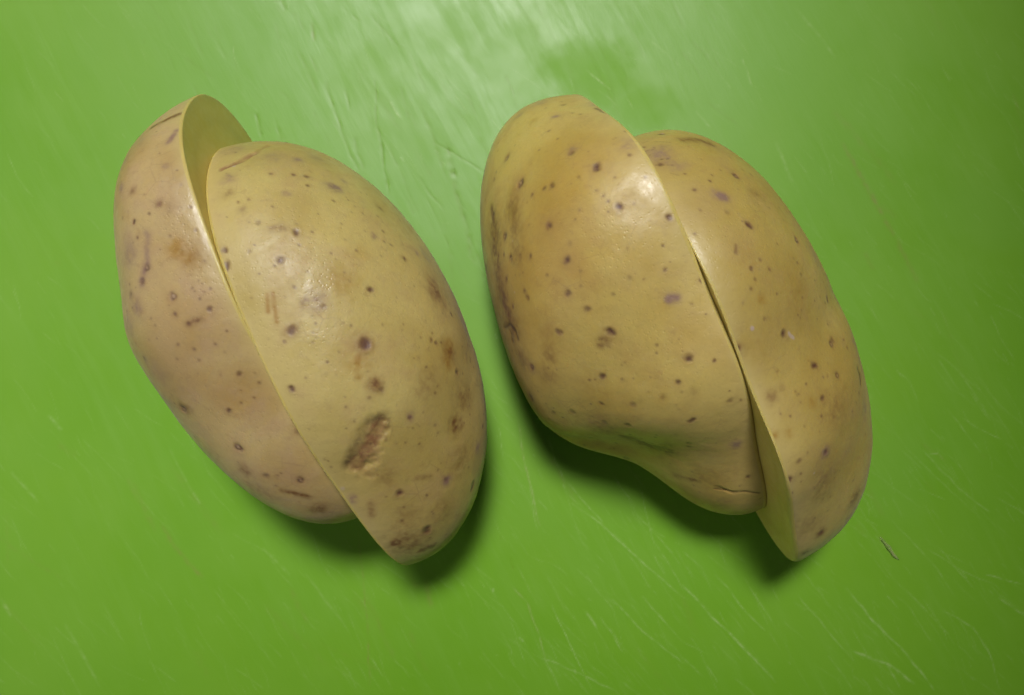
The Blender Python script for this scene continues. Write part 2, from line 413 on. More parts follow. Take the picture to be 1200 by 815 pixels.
PALE_CUTS = [
  (0.28,0.5,[(3.4,-28.0),(5.2,-37.0)]),
  (0.28,0.7,[(10.3,-27.5),(11.0,-29.7)]),
  (0.29,0.8,[(12.0,-31.4),(18.4,-36.0),(25.7,-42.8),(33.7,-49.6)]),
  (0.24,0.5,[(25.8,-28.0),(28.7,-40.4)]),
  (0.29,0.6,[(0.0,-47.9),(2.9,-51.3),(5.1,-56.9),(6.8,-62.5),(9.7,-68.7)]),
  (0.26,0.8,[(8.0,-51.8),(10.3,-56.9),(13.7,-63.7),(15.9,-68.2)]),
  (0.45,0.7,[(14.9,-53.0),(17.1,-56.4)]),
  (0.28,0.7,[(17.6,-54.0),(22.2,-60.8)]),
  (0.28,0.7,[(20.0,-50.6),(26.2,-56.9),(34.2,-63.1)]),
  (0.31,0.8,[(26.2,-50.1),(31.3,-55.7)]),
  (0.31,0.8,[(5.6,-62.0),(12.5,-64.8),(20.5,-68.7)]),
  (0.38,0.7,[(1.2,-58.1),(2.2,-59.1)]),
  (0.52,1.0,[(12.5,-64.7),(13.0,-65.2)]),
  (0.38,1.0,[(-3.9,-48.4),(-3.9,-48.8)]),
  (0.35,1.0,[(34.3,-47.6),(39.5,-53.5),(45.5,-59.4),(52.6,-67.0)]),
  (0.24,0.6,[(34.3,-41.1),(38.2,-44.3)]),
  (0.28,0.6,[(41.0,-45.7),(46.7,-52.8),(50.8,-56.9)]),
  (0.24,0.6,[(46.8,-46.4),(50.2,-51.6),(52.0,-54.9)]),
  (0.26,0.6,[(57.4,-49.6),(63.3,-56.9),(68.5,-62.6)]),
  (0.35,0.9,[(67.3,-48.3),(72.5,-54.9),(79.1,-61.5),(84.3,-68.5)]),
  (0.45,0.9,[(68.5,-60.8),(75.1,-63.3),(80.4,-67.2)]),
  (0.28,0.7,[(75.1,-63.3),(77.6,-68.5)]),
  (0.28,0.5,[(79.9,-52.3),(83.8,-58.8)]),
  (0.26,0.5,[(78.1,-36.5),(84.7,-43.7),(89.2,-50.3)]),
  (0.28,0.6,[(86.4,-52.8),(92.4,-56.2),(95.5,-60.8),(97.4,-68.5)]),
  (0.24,0.5,[(83.4,-40.4),(90.7,-45.0),(96.5,-47.6)]),
  (0.29,0.8,[(95.3,-45.7),(99.0,-46.9),(102.8,-47.7)]),
  (0.29,0.7,[(97.8,-50.3),(102.7,-53.9)]),
  (0.29,0.7,[(83.0,-20.6),(87.6,-25.9),(92.2,-30.2),(96.1,-33.1)]),
  (0.35,0.6,[(84.1,-21.5),(86.1,-21.5)]),
  (0.28,0.6,[(34.2,-62.0),(38.1,-65.8)]),
  (0.28,0.6,[(38.1,-62.6),(41.0,-67.0)]),
  (0.69,0.5,[(-93.9,-13.6),(-91.0,-16.6)]),
  (0.69,0.4,[(-101.0,-25.1),(-95.4,-31.2)]),
  (0.69,0.5,[(-102.7,-50.3),(-100.4,-54.0)]),
  (0.69,0.35,[(-89.6,-55.5),(-82.6,-67.7)]),
  (0.45,0.3,[(-69.4,-20.4),(-63.1,-31.2)]),
  (0.38,0.5,[(-64.5,-28.8),(-62.7,-31.6)]),
  (0.52,0.35,[(-49.9,-40.4),(-44.6,-45.7)]),
  (0.45,0.35,[(-41.5,-45.7),(-34.2,-54.9)]),
  (0.69,0.3,[(58.6,69.8),(66.4,59.3)]),
  (0.69,0.35,[(54.1,42.0),(57.3,33.4)]),
  (0.38,0.7,[(47.3,59.1),(49.3,53.8)]),
  (0.45,0.4,[(37.6,48.5),(40.7,45.0)]),
  (0.35,0.8,[(15.2,57.0),(20.1,52.9)]),
  (0.28,0.7,[(11.7,55.2),(12.6,52.4)]),
  (0.31,0.7,[(23.6,51.2),(25.0,48.9)]),
  (0.26,0.4,[(17.5,52.9),(21.8,49.4)]),
  (0.52,0.3,[(28.0,63.6),(35.0,57.3)]),
  (0.35,0.4,[(7.0,55.6),(10.5,51.7)]),
  (0.26,0.5,[(1.2,-14.6),(3.1,-25.9),(5.7,-36.0)]),
  (0.26,0.6,[(2.6,-23.9),(5.0,-32.8)]),
  (0.28,0.6,[(7.2,-18.5),(10.8,-27.5)]),
  (0.28,0.6,[(10.8,-26.8),(18.5,-35.7)]),
  (0.24,0.5,[(20.8,-26.3),(24.9,-32.1)]),
  (0.26,0.4,[(85.8,-39.9),(92.5,-48.4)]),
  (0.24,0.5,[(29.2,-39.9),(34.3,-48.4)]),
  (0.22,0.5,[(24.9,-33.1),(32.6,-41.6)]),
  (0.21,0.4,[(58.3,-45.0),(66.7,-55.2)]),
  (0.31,0.4,[(88.0,-12.5),(94.7,-21.1)]),
  (0.42,0.3,[(89.9,-3.9),(96.6,-14.2)]),
  (0.22,0.5,[(78.8,-48.4),(85.5,-55.2)]),
  (0.38,0.8,[(-25.0,50.3),(-22.7,46.7)]),
  (0.35,0.6,[(-22.7,38.8),(-22.0,37.9)]),
  (0.28,0.4,[(-27.9,45.0),(-24.4,38.8)]),
  (0.17,0.1,[(-38.0,-10.8),(-38.0,-10.8)]),
  (0.22,0.5,[(-2.8,-16.0),(-1.7,-22.8)]),
  (0.28,0.7,[(-3.3,3.0),(-2.9,1.6)]),
]
DARK_GROOVES = [
  (0.35,0.6,[(-29.3,68.5),(-22.8,61.4)]),
  (0.35,0.4,[(-34.7,70.1),(-30.7,66.6)]),
  (0.35,0.8,[(-28.2,55.0),(-27.6,46.4),(-26.1,37.4),(-25.4,31.4)]),
  (0.52,0.6,[(-38.6,54.0),(-35.6,46.9),(-33.1,39.5),(-31.0,35.5)]),
  (0.69,0.5,[(-18.7,49.9),(-15.7,42.0),(-13.2,34.1)]),
  (0.61,0.8,[(-13.3,41.5),(-11.3,34.4)]),
  (0.52,0.6,[(-9.4,52.0),(-7.3,47.4)]),
  (0.38,0.6,[(-1.4,55.9),(0.5,51.5)]),
  (0.22,0.9,[(-15.7,42.0),(-6.4,36.0)]),
  (0.52,0.9,[(-52.4,48.0),(-51.1,43.4)]),
  (0.35,0.6,[(-34.1,52.9),(-33.0,48.5)]),
  (0.35,0.6,[(-27.1,45.0),(-25.2,30.9)]),
  (0.86,0.7,[(-13.1,39.3),(-9.7,26.0),(-7.5,16.9)]),
  (0.26,0.6,[(-19.2,35.0),(-14.1,28.1)]),
  (0.69,0.4,[(-43.8,60.9),(-39.9,52.0)]),
  (0.52,0.4,[(-22.7,53.8),(-21.0,46.7)]),
  (0.86,0.5,[(-32.3,43.2),(-30.5,36.2)]),
  (0.35,0.5,[(-7.0,45.0),(-4.4,37.9)]),
  (0.52,0.5,[(-41.2,66.6),(-40.5,63.0)]),
  (0.69,0.5,[(-47.4,71.6),(-46.5,68.9)]),
  (0.52,0.3,[(-21.0,60.9),(-17.5,52.0)]),
  (0.35,0.3,[(0.0,29.2),(1.0,18.7)]),
  (0.26,0.8,[(-0.5,-42.5),(0.0,-44.7)]),
  (0.24,0.8,[(-2.4,-37.9),(-2.2,-38.9)]),
  (0.52,0.5,[(-48.9,46.7),(-47.1,42.3)]),
  (0.52,0.5,[(-9.6,25.7),(-5.2,13.5)]),
  (0.35,0.5,[(-17.4,30.9),(-12.2,18.7)]),
  (0.43,0.4,[(-25.3,41.5),(-19.1,27.4)]),
  (0.35,0.3,[(-11.4,60.9),(-7.0,55.6)]),
]
BROWN_STAINS = [
  (0.69,1.0,[(67.7,42.0),(71.1,35.1),(75.3,27.4),(77.7,23.0)]),
  (0.86,0.6,[(78.2,22.2),(82.4,13.5)]),
  (0.69,0.7,[(-70.8,-35.8),(-66.6,-41.6),(-62.2,-46.4)]),
  (0.35,0.7,[(-30.9,-37.7),(-29.1,-54.7),(-28.5,-67.5)]),
  (0.86,0.8,[(-17.7,-46.7),(-16.1,-52.2)]),
  (0.69,0.3,[(-22.3,-43.3),(-18.8,-48.4)]),
  (0.52,0.6,[(-41.2,66.6),(-40.5,63.0)]),
  (0.43,0.4,[(0.0,-47.9),(2.9,-51.3),(5.1,-56.9),(6.8,-62.5)]),
  (0.69,0.6,[(73.8,-37.9),(77.2,-42.5)]),
  (0.42,0.5,[(1.2,-14.6),(3.1,-25.9),(5.7,-36.0)]),
  (0.69,0.4,[(-77.4,-26.3),(-74.8,-31.4)]),
  (0.86,0.4,[(-44.5,-48.4),(-41.1,-55.2)]),
  (0.86,0.3,[(-20.5,-56.9),(-17.1,-65.3)]),
  (0.35,0.4,[(31.0,-26.3),(32.7,-33.1)]),
]
WET_PATCHES = [(15.7, 56.5, 10.7, 6.6, 0.9), (28.0, 49.4, 6.9, 4.3, 0.7), (98.3, 26.5, 10.4, 6.9, 0.7), (77.4, -26.3, 5.9, 10.4, 0.8), (91.1, 60.9, 13.8, 5.2, 0.35), (-6.9, -26.3, 5.2, 10.4, 0.3)]


# ------------------------------------------------------------------ helpers
def hash3(ix, iy, iz, seed):
    n = (ix * 374761393 + iy * 668265263 + iz * 2147483647 + seed * 1274126177) & 0xFFFFFFFF
    n = ((n ^ (n >> 13)) * 1274126177) & 0xFFFFFFFF
    n = (n ^ (n >> 16)) & 0xFFFFFFFF
    return n.astype(np.float64) / 4294967295.0

def noise3(p, scale, seed=0):
    q = p * scale + 1000.0
    i = np.floor(q).astype(np.int64)
    f = q - i
    f = f * f * (3 - 2 * f)
    r = 0.0
    for dx in (0, 1):
        for dy in (0, 1):
            for dz in (0, 1):
                w = (f[:, 0] if dx else 1 - f[:, 0]) * (f[:, 1] if dy else 1 - f[:, 1]) * (f[:, 2] if dz else 1 - f[:, 2])
                r = r + w * hash3(i[:, 0] + dx, i[:, 1] + dy, i[:, 2] + dz, seed)
    return r * 2 - 1

def fbm(p, scale, seed=0, octs=3):
    r, a = 0.0, 1.0
    for o in range(octs):
        r = r + a * noise3(p, scale * 2 ** o, seed + o)
        a *= 0.5
    return r

def sstep(a, b, x):
    t = np.clip((x - a) / (b - a), 0, 1)
    return t * t * (3 - 2 * t)

def seg_dist(p, pts):
    pts = np.asarray(pts, float)
    if len(pts) == 1:
        return np.sqrt(((p - pts[0]) ** 2).sum(1))
    best = np.full(len(p), 1e9)
    for a, b in zip(pts[:-1], pts[1:]):
        e = b - a
        t = np.clip(((p - a) @ e) / max(e @ e, 1e-9), 0, 1)
        best = np.minimum(best, np.sqrt(((p - a - t[:, None] * e) ** 2).sum(1)))
    return best

def mesh_object(name, verts, quads, tris, mat, parent=None, attrs=None, offset=(0, 0, 0)):
    """verts in mm, faces as integer arrays; one mesh object."""
    me = bpy.data.meshes.new(name)
    v = (np.asarray(verts) - np.asarray(offset)) * MM
    nq, nt = len(quads), len(tris)
    me.vertices.add(len(v))
    me.vertices.foreach_set('co', v.astype(np.float32).ravel())
    loops = np.concatenate([np.asarray(quads, np.int32).ravel(), np.asarray(tris, np.int32).ravel()])
    me.loops.add(len(loops))
    me.loops.foreach_set('vertex_index', loops.astype(np.int32))
    me.polygons.add(nq + nt)
    start = np.concatenate([np.arange(nq) * 4, nq * 4 + np.arange(nt) * 3])
    me.polygons.foreach_set('loop_start', start.astype(np.int32))
    me.update(calc_edges=True)
    me.validate()
    me.polygons.foreach_set('use_smooth', np.ones(len(me.polygons), bool))
    for k, a in (attrs or {}).items():
        at = me.attributes.new(k, 'FLOAT', 'POINT')
        at.data.foreach_set('value', np.asarray(a, np.float32))
    me.materials.append(mat)
    me.update()
    o = bpy.data.objects.new(name, me)
    scene.collection.objects.link(o)
    if parent:
        o.parent = parent
    return o

# ------------------------------------------------------------------ materials
class Nodes:
    def __init__(self, name):
        self.m = bpy.data.materials.new(name)
        self.m.use_nodes = True
        self.t = self.m.node_tree
        self.b = self.t.nodes['Principled BSDF']
        self.out = self.t.nodes['Material Output']
        tc = self.t.nodes.new('ShaderNodeTexCoord')
        self.obj = tc.outputs['Object']
    def link(self, a, b):
        self.t.links.new(a, b)
    def put(self, sock, v):
        if hasattr(v, 'is_linked'):
            self.link(v, sock)
        elif isinstance(v, (tuple, list)) and len(v) == 3 and sock.type == 'RGBA':
            sock.default_value = (*v, 1)
        else:
            sock.default_value = v
    def attr(self, name):
        n = self.t.nodes.new('ShaderNodeAttribute')
        n.attribute_name = name
        return n.outputs['Fac']
    def math(self, op, a, b=0.0, c=0.0, clamp=False):
        n = self.t.nodes.new('ShaderNodeMath')
        n.operation = op
        n.use_clamp = clamp
        self.put(n.inputs[0], a); self.put(n.inputs[1], b); self.put(n.inputs[2], c)
        return n.outputs[0]
    def mapping(self, vec, scale=(1, 1, 1), rot=(0, 0, 0)):
        n = self.t.nodes.new('ShaderNodeMapping')
        self.link(vec, n.inputs['Vector'])
        n.inputs['Scale'].default_value = scale
        n.inputs['Rotation'].default_value = rot
        return n.outputs[0]
    def noise(self, scale, detail=3, rough=0.5, vec=None, dist=0.0):
        n = self.t.nodes.new('ShaderNodeTexNoise')
        self.link(vec or self.obj, n.inputs['Vector'])
        n.inputs['Scale'].default_value = scale
        n.inputs['Detail'].default_value = detail
        n.inputs['Roughness'].default_value = rough
        n.inputs['Distortion'].default_value = dist
        return n.outputs[0]
    def voronoi(self, scale, vec=None):
        n = self.t.nodes.new('ShaderNodeTexVoronoi')
        self.link(vec or self.obj, n.inputs['Vector'])
        n.inputs['Scale'].default_value = scale
        return n
    def ramp(self, v, lo, hi, a=0.0, b=1.0):
        n = self.t.nodes.new('ShaderNodeMapRange')
        n.interpolation_type = 'SMOOTHSTEP'
        self.link(v, n.inputs[0])
        n.inputs[1].default_value = lo; n.inputs[2].default_value = hi
        n.inputs[3].default_value = a; n.inputs[4].default_value = b
        return n.outputs[0]
    def mix(self, f, a, b, mode='MIX'):
        n = self.t.nodes.new('ShaderNodeMix')
        n.data_type = 'RGBA'
        n.blend_type = mode
        self.put(n.inputs[0], f); self.put(n.inputs[6], a); self.put(n.inputs[7], b)
        return n.outputs[2]
    def bump(self, h, strength, dist, normal=None):
        n = self.t.nodes.new('ShaderNodeBump')
        n.inputs['Strength'].default_value = strength
        n.inputs['Distance'].default_value = dist
        self.link(h, n.inputs['Height'])
        if normal:
            self.link(normal, n.inputs['Normal'])
        return n.outputs[0]

def skin_material(name, tan, seed):
    N = Nodes(name)
    off = N.mapping(N.obj); N.t.nodes[-1].inputs['Location'].default_value = (seed, seed * .7, seed * 1.3)
    big = N.noise(38, 3, .55, off, .6)
    mid = N.noise(140, 4, .6, off, .4)
    fine = N.noise(520, 4, .65, off)
    grain = N.noise(1800, 3, .7, off)
    c = N.mix(N.ramp(big, .36, .66), tan[0], tan[1])
    c = N.mix(N.math('MULTIPLY', N.ramp(mid, .48, .72), .45), c, tan[2])
    c = N.mix(N.math('MULTIPLY', N.ramp(fine, .55, .75), .28), c, (.27, .15, .055))
    c = N.mix(N.math('MULTIPLY', N.ramp(grain, .35, .7), .10), c, (.20, .12, .05))
    # thin russet netting
    net = N.voronoi(310, off); net.feature = 'DISTANCE_TO_EDGE'
    netm = N.math('MULTIPLY', N.ramp(net.outputs[0], .0, .05, 1, 0), N.ramp(N.noise(90, 2, .5, off), .54, .70))
    c = N.mix(N.math('MULTIPLY', netm, .22), c, (.24, .13, .06))
    # paler to the cut edge: thin skin, plus light through it painted in
    c = N.mix(N.math('MULTIPLY', N.attr('edge'), 1.0, clamp=True), c, (.55, .43, .16))
    wob = N.ramp(N.noise(420, 4, .7, off, .8), .25, .60, .55, 1.15)
    wob2 = N.ramp(N.noise(900, 3, .7, off, .5), .25, .6, .55, 1.1)
    c = N.mix(N.math('MULTIPLY', N.attr('ochre'), N.math('MULTIPLY', wob, .85), clamp=True), c, (.35, .19, .022))
    c = N.mix(N.math('MULTIPLY', N.attr('grey'), N.math('MULTIPLY', wob, .95), clamp=True), c, (.275, .165, .115))
    c = N.mix(N.math('MULTIPLY', N.attr('brown'), N.math('MULTIPLY', wob, 1.0), clamp=True), c, (.19, .085, .024))
    c = N.mix(N.math('MULTIPLY', N.attr('scar'), N.math('MULTIPLY', wob2, .9), clamp=True), c, (.25, .112, .038))
    c = N.mix(N.math('MULTIPLY', N.attr('halo'), .45, clamp=True), c, (.27, .14, .055))
    c = N.mix(N.math('MULTIPLY', N.attr('spot'), N.math('MULTIPLY', wob2, .92), clamp=True), c, (.105, .038, .022))
    c = N.mix(N.math('MULTIPLY', N.attr('dark'), wob2, clamp=True), c, (.075, .030, .010))
    c = N.mix(N.attr('white'), c, (.52, .40, .32))
    N.put(N.b.inputs['Base Color'], c)
    N.put(N.b.inputs['Roughness'], N.math('ADD', N.math('ADD', N.ramp(fine, .3, .7, -.06, .06), N.ramp(mid, .35, .65, .38, .56)), N.math('MULTIPLY', N.attr('scar'), .25)))
    N.b.inputs['Specular IOR Level'].default_value = .95
    N.b.inputs['IOR'].default_value = 1.45
    N.b.inputs['Sheen Weight'].default_value = .06
    N.b.inputs['Sheen Roughness'].default_value = .45
    N.b.inputs['Sheen Tint'].default_value = (.9, .92, 1.0, 1)
    N.b.subsurface_method = 'RANDOM_WALK'
    N.put(N.b.inputs['Subsurface Weight'], N.math('MULTIPLY_ADD', N.attr('edge'), -.9, .25, clamp=True))
    N.b.inputs['Subsurface Radius'].default_value = (1.0, .62, .18)
    N.b.inputs['Subsurface Scale'].default_value = .0014
    pore = N.voronoi(1500, off)
    h0 = N.ramp(pore.outputs[0], .0, .35, -.22, 0)
    h = N.math('ADD', N.math('ADD', N.math('MULTIPLY', mid, .5), h0), N.math('ADD', N.math('MULTIPLY', fine, .35), N.math('MULTIPLY', grain, .12)))
    N.link(N.bump(h, .24, .0005), N.b.inputs['Normal'])
    return N.m

def flesh_material():
    N = Nodes('potato_flesh')
    n1 = N.noise(120, 3); n2 = N.noise(900, 3, .6)
    c = N.mix(N.ramp(n1, .35, .65), (.62, .475, .105), (.66, .51, .135))
    c = N.mix(N.math('MULTIPLY', N.attr('ring'), .35), c, (.50, .37, .07))
    c = N.mix(N.math('MULTIPLY', N.ramp(n2, .5, .75), .12), c, (.70, .62, .30))
    c = N.mix(N.math('MULTIPLY', N.attr('bare'), .45), c, (.53, .41, .155))
    N.put(N.b.inputs['Base Color'], c)
    N.put(N.b.inputs['Roughness'], N.ramp(n2, .3, .7, .30, .46))
    N.b.subsurface_method = 'RANDOM_WALK'
    N.b.inputs['Subsurface Weight'].default_value = .25
    N.b.inputs['Subsurface Radius'].default_value = (1.0, .66, .16)
    N.b.inputs['Subsurface Scale'].default_value = .002
    N.link(N.bump(N.noise(420, 4, .6), .12, .0004), N.b.inputs['Normal'])
    return N.m

def board_material():
    N = Nodes('green_board_plastic')
    streak_vec = N.mapping(N.mapping(N.obj, (1, 1, 1), (0, 0, math.radians(-28))), (1, .12, 1))
    st1 = N.noise(420, 4, .6, streak_vec, .5)
    st2 = N.noise(1500, 3, .65, streak_vec)
    cloud = N.noise(22, 4, .55)
    grain = N.noise(2600, 3, .6)
    c = N.mix(N.ramp(cloud, .3, .7), (.145, .350, .012), (.165, .368, .018))
    c = N.mix(N.math('MULTIPLY', N.ramp(st1, .52, .75), .08), c, (.21, .41, .05))
    c = N.mix(N.math('MULTIPLY', N.ramp(st2, .60, .80), .05), c, (.26, .45, .11))
    c = N.mix(N.math('MULTIPLY', N.attr('stain'), N.ramp(N.noise(700, 3, .6), .3, .6, .15, .62), clamp=True), c, (.24, .23, .055))
    c = N.mix(N.math('MULTIPLY', N.attr('groove'), .75, clamp=True), c, (.145, .27, .008))
    c = N.mix(N.math('MULTIPLY', N.attr('cut'), N.ramp(N.noise(1200, 2, .6), .3, .62, .35, 1.0), clamp=True), c, (.36, .52, .17))
    N.put(N.b.inputs['Base Color'], c)
    r = N.ramp(N.noise(60, 4, .6), .3, .7, .38, .46)
    r = N.math('ADD', r, N.math('MULTIPLY', N.ramp(st1, .4, .7), .06))
    r = N.math('ADD', r, N.math('MULTIPLY', N.attr('wet'), .16), clamp=True)
    N.put(N.b.inputs['Roughness'], r)
    N.b.inputs['Specular IOR Level'].default_value = .42
    h = N.math('ADD', N.math('MULTIPLY', st1, .8), N.math('ADD', N.math('MULTIPLY', st2, .25), N.math('MULTIPLY', grain, .08)))
    N.link(N.bump(h, .05, .0006), N.b.inputs['Normal'])
    return N.m

# ------------------------------------------------------------------ cutting board
def axis_coords(lo, hi, flo, fhi, n):
    """fine spacing between flo and fhi, widening outward to lo and hi."""
    fine = np.linspace(flo, fhi, n)
    step = fine[1] - fine[0]
    def grow(dist):
        out, s, x = [], step * 1.4, 0.0
        while x + s < dist:
            x += s
            out.append(x)
            s = min(s * 1.4, 6.0)
        out.append(dist)
        return np.array(out)
    a = flo - grow(flo - lo)[::-1]
    b = fhi + grow(hi - fhi)
    return np.concatenate([a, fine, b])

def build_board():
    X0, X1, Y0, Y1, T, R = -215.0, 205.0, -150.0, 160.0, 12.0, 4.0
    xs = axis_coords(X0 + R, X1 - R, -112, 112, 900)
    ys = axis_coords(Y0 + R, Y1 - R, -78, 78, 630)
    gx, gy = np.meshgrid(xs, ys, indexing='ij')
    p = np.stack([gx.ravel(), gy.ravel()], 1)
    cut = np.zeros(len(p)); groove = np.zeros(len(p)); stain = np.zeros(len(p)); wet = np.zeros(len(p))
    z = np.zeros(len(p))
    p3 = np.concatenate([p, np.zeros((len(p), 1))], 1)
    jit = np.stack([noise3(p3, .35, 11), noise3(p3, .35, 12)], 1) * .22
    brk = .65 + .5 * noise3(p3, .9, 13)
    nx, ny = len(xs), len(ys)
    def splat(r, s, pts, target, depth, side=0.0):
        pts = np.asarray(pts, float)
        m = r * 3.2 + .6
        i0, i1 = np.searchsorted(xs, [pts[:, 0].min() - m, pts[:, 0].max() + m])
        j0, j1 = np.searchsorted(ys, [pts[:, 1].min() - m, pts[:, 1].max() + m])
        if i1 <= i0 or j1 <= j0:
            return
        idx = (np.arange(i0, i1)[:, None] * ny + np.arange(j0, j1)[None]).ravel()
        q = p[idx] + jit[idx]
        d = seg_dist(q, pts)
        g = np.exp(-(d / (r * .62)) ** 2)
        # a cut starts and ends shallow
        L = pts[-1] - pts[0]
        ln = max(np.hypot(*L), 1e-6)
        t = ((q - pts[0]) @ L) / ln ** 2
        taper = np.clip(np.minimum(t, 1 - t) * 5 + .35, 0, 1) if ln > 1 else 1.0
        g = g * taper * s * np.clip(brk[idx], .15, 1.1)
        target[idx] = np.maximum(target[idx], g)
        z[idx] += depth * g
    for r, s, pts in PALE_CUTS:
        splat(r * .75, s * .85, pts, cut, .03)
    for r, s, pts in DARK_GROOVES:
        splat(r, s, pts, groove, -.06)
    for r, s, pts in BROWN_STAINS:
        splat(r, s, pts, stain, -.01)
    rng = np.random.default_rng(5)
    # many short knife nicks, mostly along the cutting direction
    for k in range(2600):
        x, y = rng.uniform(-112, 112), rng.uniform(-78, 78)
        dens = .25 + .75 * sstep(-30, 60, x * .6 - y)
        if rng.random() > dens:
            continue
        a = math.radians(rng.normal(-52, 11)); ln = rng.gamma(2.0, 2.6)
        c = np.array([x, y]); d = np.array([math.cos(a), math.sin(a)]); n = np.array([-d[1], d[0]])
        pts = [c, c + d * ln * .5 + n * rng.normal(0, .04) * ln, c + d * ln]
        splat(rng.uniform(.12, .19), rng.uniform(.08, .32) * (1.5 if rng.random() < .12 else 1), pts, cut, .02)
    for k in range(160):
        x, y = rng.uniform(-80, 40), rng.uniform(5, 75)
        a = math.radians(rng.normal(-62, 12)); ln = rng.gamma(2.0, 3.0)
        c = np.array([x, y]); d = np.array([math.cos(a), math.sin(a)])
        splat(rng.uniform(.25, .7), rng.uniform(.1, .4), [c, c + d * ln], groove, -.03)
    for k in range(60):
        x, y = rng.uniform(-110, 110), rng.uniform(-76, 76)
        a = math.radians(rng.normal(-55, 14)); ln = rng.gamma(2.0, 4.0)
        c = np.array([x, y]); d = np.array([math.cos(a), math.sin(a)])
        splat(rng.uniform(.5, 1.1), rng.uniform(.1, .35), [c, c + d * ln], stain, 0)
    for x, y, a, b, s in WET_PATCHES:
        d = np.hypot((p[:, 0] - x) / a, (p[:, 1] - y) / b) + .25 * fbm(p3, .12, 21) + .12 * fbm(p3, .5, 22)
        wet = np.maximum(wet, s * sstep(1.35, .35, d))
    # slow warp of the moulded sheet
    z += .05 * fbm(p3, .05, 31)
    z -= z[(np.abs(p[:, 0]) < 100) & (np.abs(p[:, 1]) < 70)].max() * .35
    top = np.concatenate([p, z[:, None]], 1)
    i = np.arange(nx - 1)[:, None] * ny + np.arange(ny - 1)[None]
    quads = np.stack([i, i + ny, i + ny + 1, i + 1], -1).reshape(-1, 4)
    # rim walk: rounded edge down to the underside
    border = np.concatenate([np.arange(nx - 1) * ny, (nx - 1) * ny + np.arange(ny - 1),
                             (np.arange(nx - 1, 0, -1)) * ny + ny - 1, np.arange(ny - 1, 0, -1)])
    nb = len(border)
    bp = top[border]
    ox = np.where(bp[:, 0] < X0 + R + .01, -1., np.where(bp[:, 0] > X1 - R - .01, 1., 0.))
    oy = np.where(bp[:, 1] < Y0 + R + .01, -1., np.where(bp[:, 1] > Y1 - R - .01, 1., 0.))
    ol = np.maximum(np.hypot(ox, oy), 1e-9)
    verts = [top]; base = len(top); prev = border
    qs = [quads]
    prof = [(R * math.sin(a), -R + R * math.cos(a)) for a in np.radians([22, 45, 67, 90])] + [(R, -T + 2.0), (R - 1.0, -T)]
    for dr, dz in prof:
        ring = bp.copy()
        ring[:, 0] += ox / ol * dr; ring[:, 1] += oy / ol * dr; ring[:, 2] = bp[:, 2] * (1 if dz > -R else 0) + dz
        cur = base + np.arange(nb)
        qs.append(np.stack([prev, cur, np.roll(cur, -1), np.roll(prev, -1)], 1)[:, ::-1][:, ::-1])
        verts.append(ring); base += nb; prev = cur
    verts.append(np.array([[(X0 + X1) / 2, (Y0 + Y1) / 2, -T]]))
    tris = np.stack([prev, np.full(nb, base), np.roll(prev, -1)], 1)
    V = np.concatenate(verts)
    ext = lambda a: np.concatenate([a, np.zeros(len(V) - len(a))])
    o = mesh_object('cutting_board', V, np.concatenate(qs), tris, board_material(),
                    attrs=dict(cut=ext(cut), groove=ext(groove), stain=ext(stain), wet=ext(wet)))
    o['label'] = 'bright green plastic cutting board scored with knife cuts under the potatoes'
    o['category'] = 'cutting board'
    return o

build_board()

# ------------------------------------------------------------------ potato halves
NF = 6
BD = np.array(BUMP_DIRS)
SEMI_LONG, SEMI_HIGH = 43.0, 23.0

def frame_of(par):
    yaw, lean = par[2], par[3]
    u = np.array([math.cos(yaw), math.sin(yaw), 0.0])
    nn = np.array([-u[1], u[0], 0.0])
    up = np.array([0, 0, 1.0])
    v = up * math.cos(lean) + nn * math.sin(lean)
    w = nn * math.cos(lean) - up * math.sin(lean)
    return u, v, w

HEIGHT_TRIM = {'B2': .955}
BUMP_WIDTH = {'A': .14, 'B': .20}

def half_surface(key, par, side, ph, ps):
    """a point of the skin for an angle ph round the cut rim and ps away from it."""
    u, v, w = frame_of(par)
    w = w * side
    hp = np.array(par[4:])
    fc = hp[2:2 + 2 * NF].reshape(NF, 2)
    W, Du, Dv = hp[2 + 2 * NF:5 + 2 * NF]
    bw = hp[5 + 2 * NF:5 + 2 * NF + len(BD)]
    q = math.exp(hp[-1])
    lr = hp[1] + 0 * ph
    for k in range(NF):
        lr = lr + fc[k, 0] * np.cos((k + 1) * ph) + fc[k, 1] * np.sin((k + 1) * ph)
    rho = np.exp(lr) / np.sqrt((np.cos(ph) / SEMI_LONG) ** 2 + (np.sin(ph) / SEMI_HIGH) ** 2)
    cp, sp = np.maximum(np.cos(ps), 0) ** q, np.sin(ps)
    d = np.stack([np.cos(ps) * np.cos(ph), np.cos(ps) * np.sin(ph), sp], -1)
    e = np.exp((np.exp((d @ BD.T - 1) / BUMP_WIDTH[key[0]]) @ bw) * np.tanh(sp * 2.5))
    a = e * rho * cp
    b = e * sp
    # coordinates in the cut's own frame: along, up the cut, away from the cut
    along = a * np.cos(ph) + b * Du + hp[0]
    high = a * np.sin(ph) + b * Dv
    away = b * W
    return np.stack([along, high, away], -1)

def to_world(par, side, L):
    u, v, w = frame_of(par)
    return L[:, :1] * u + L[:, 1:2] * v + L[:, 2:] * w * side + np.array([par[0], par[1], 0.0])

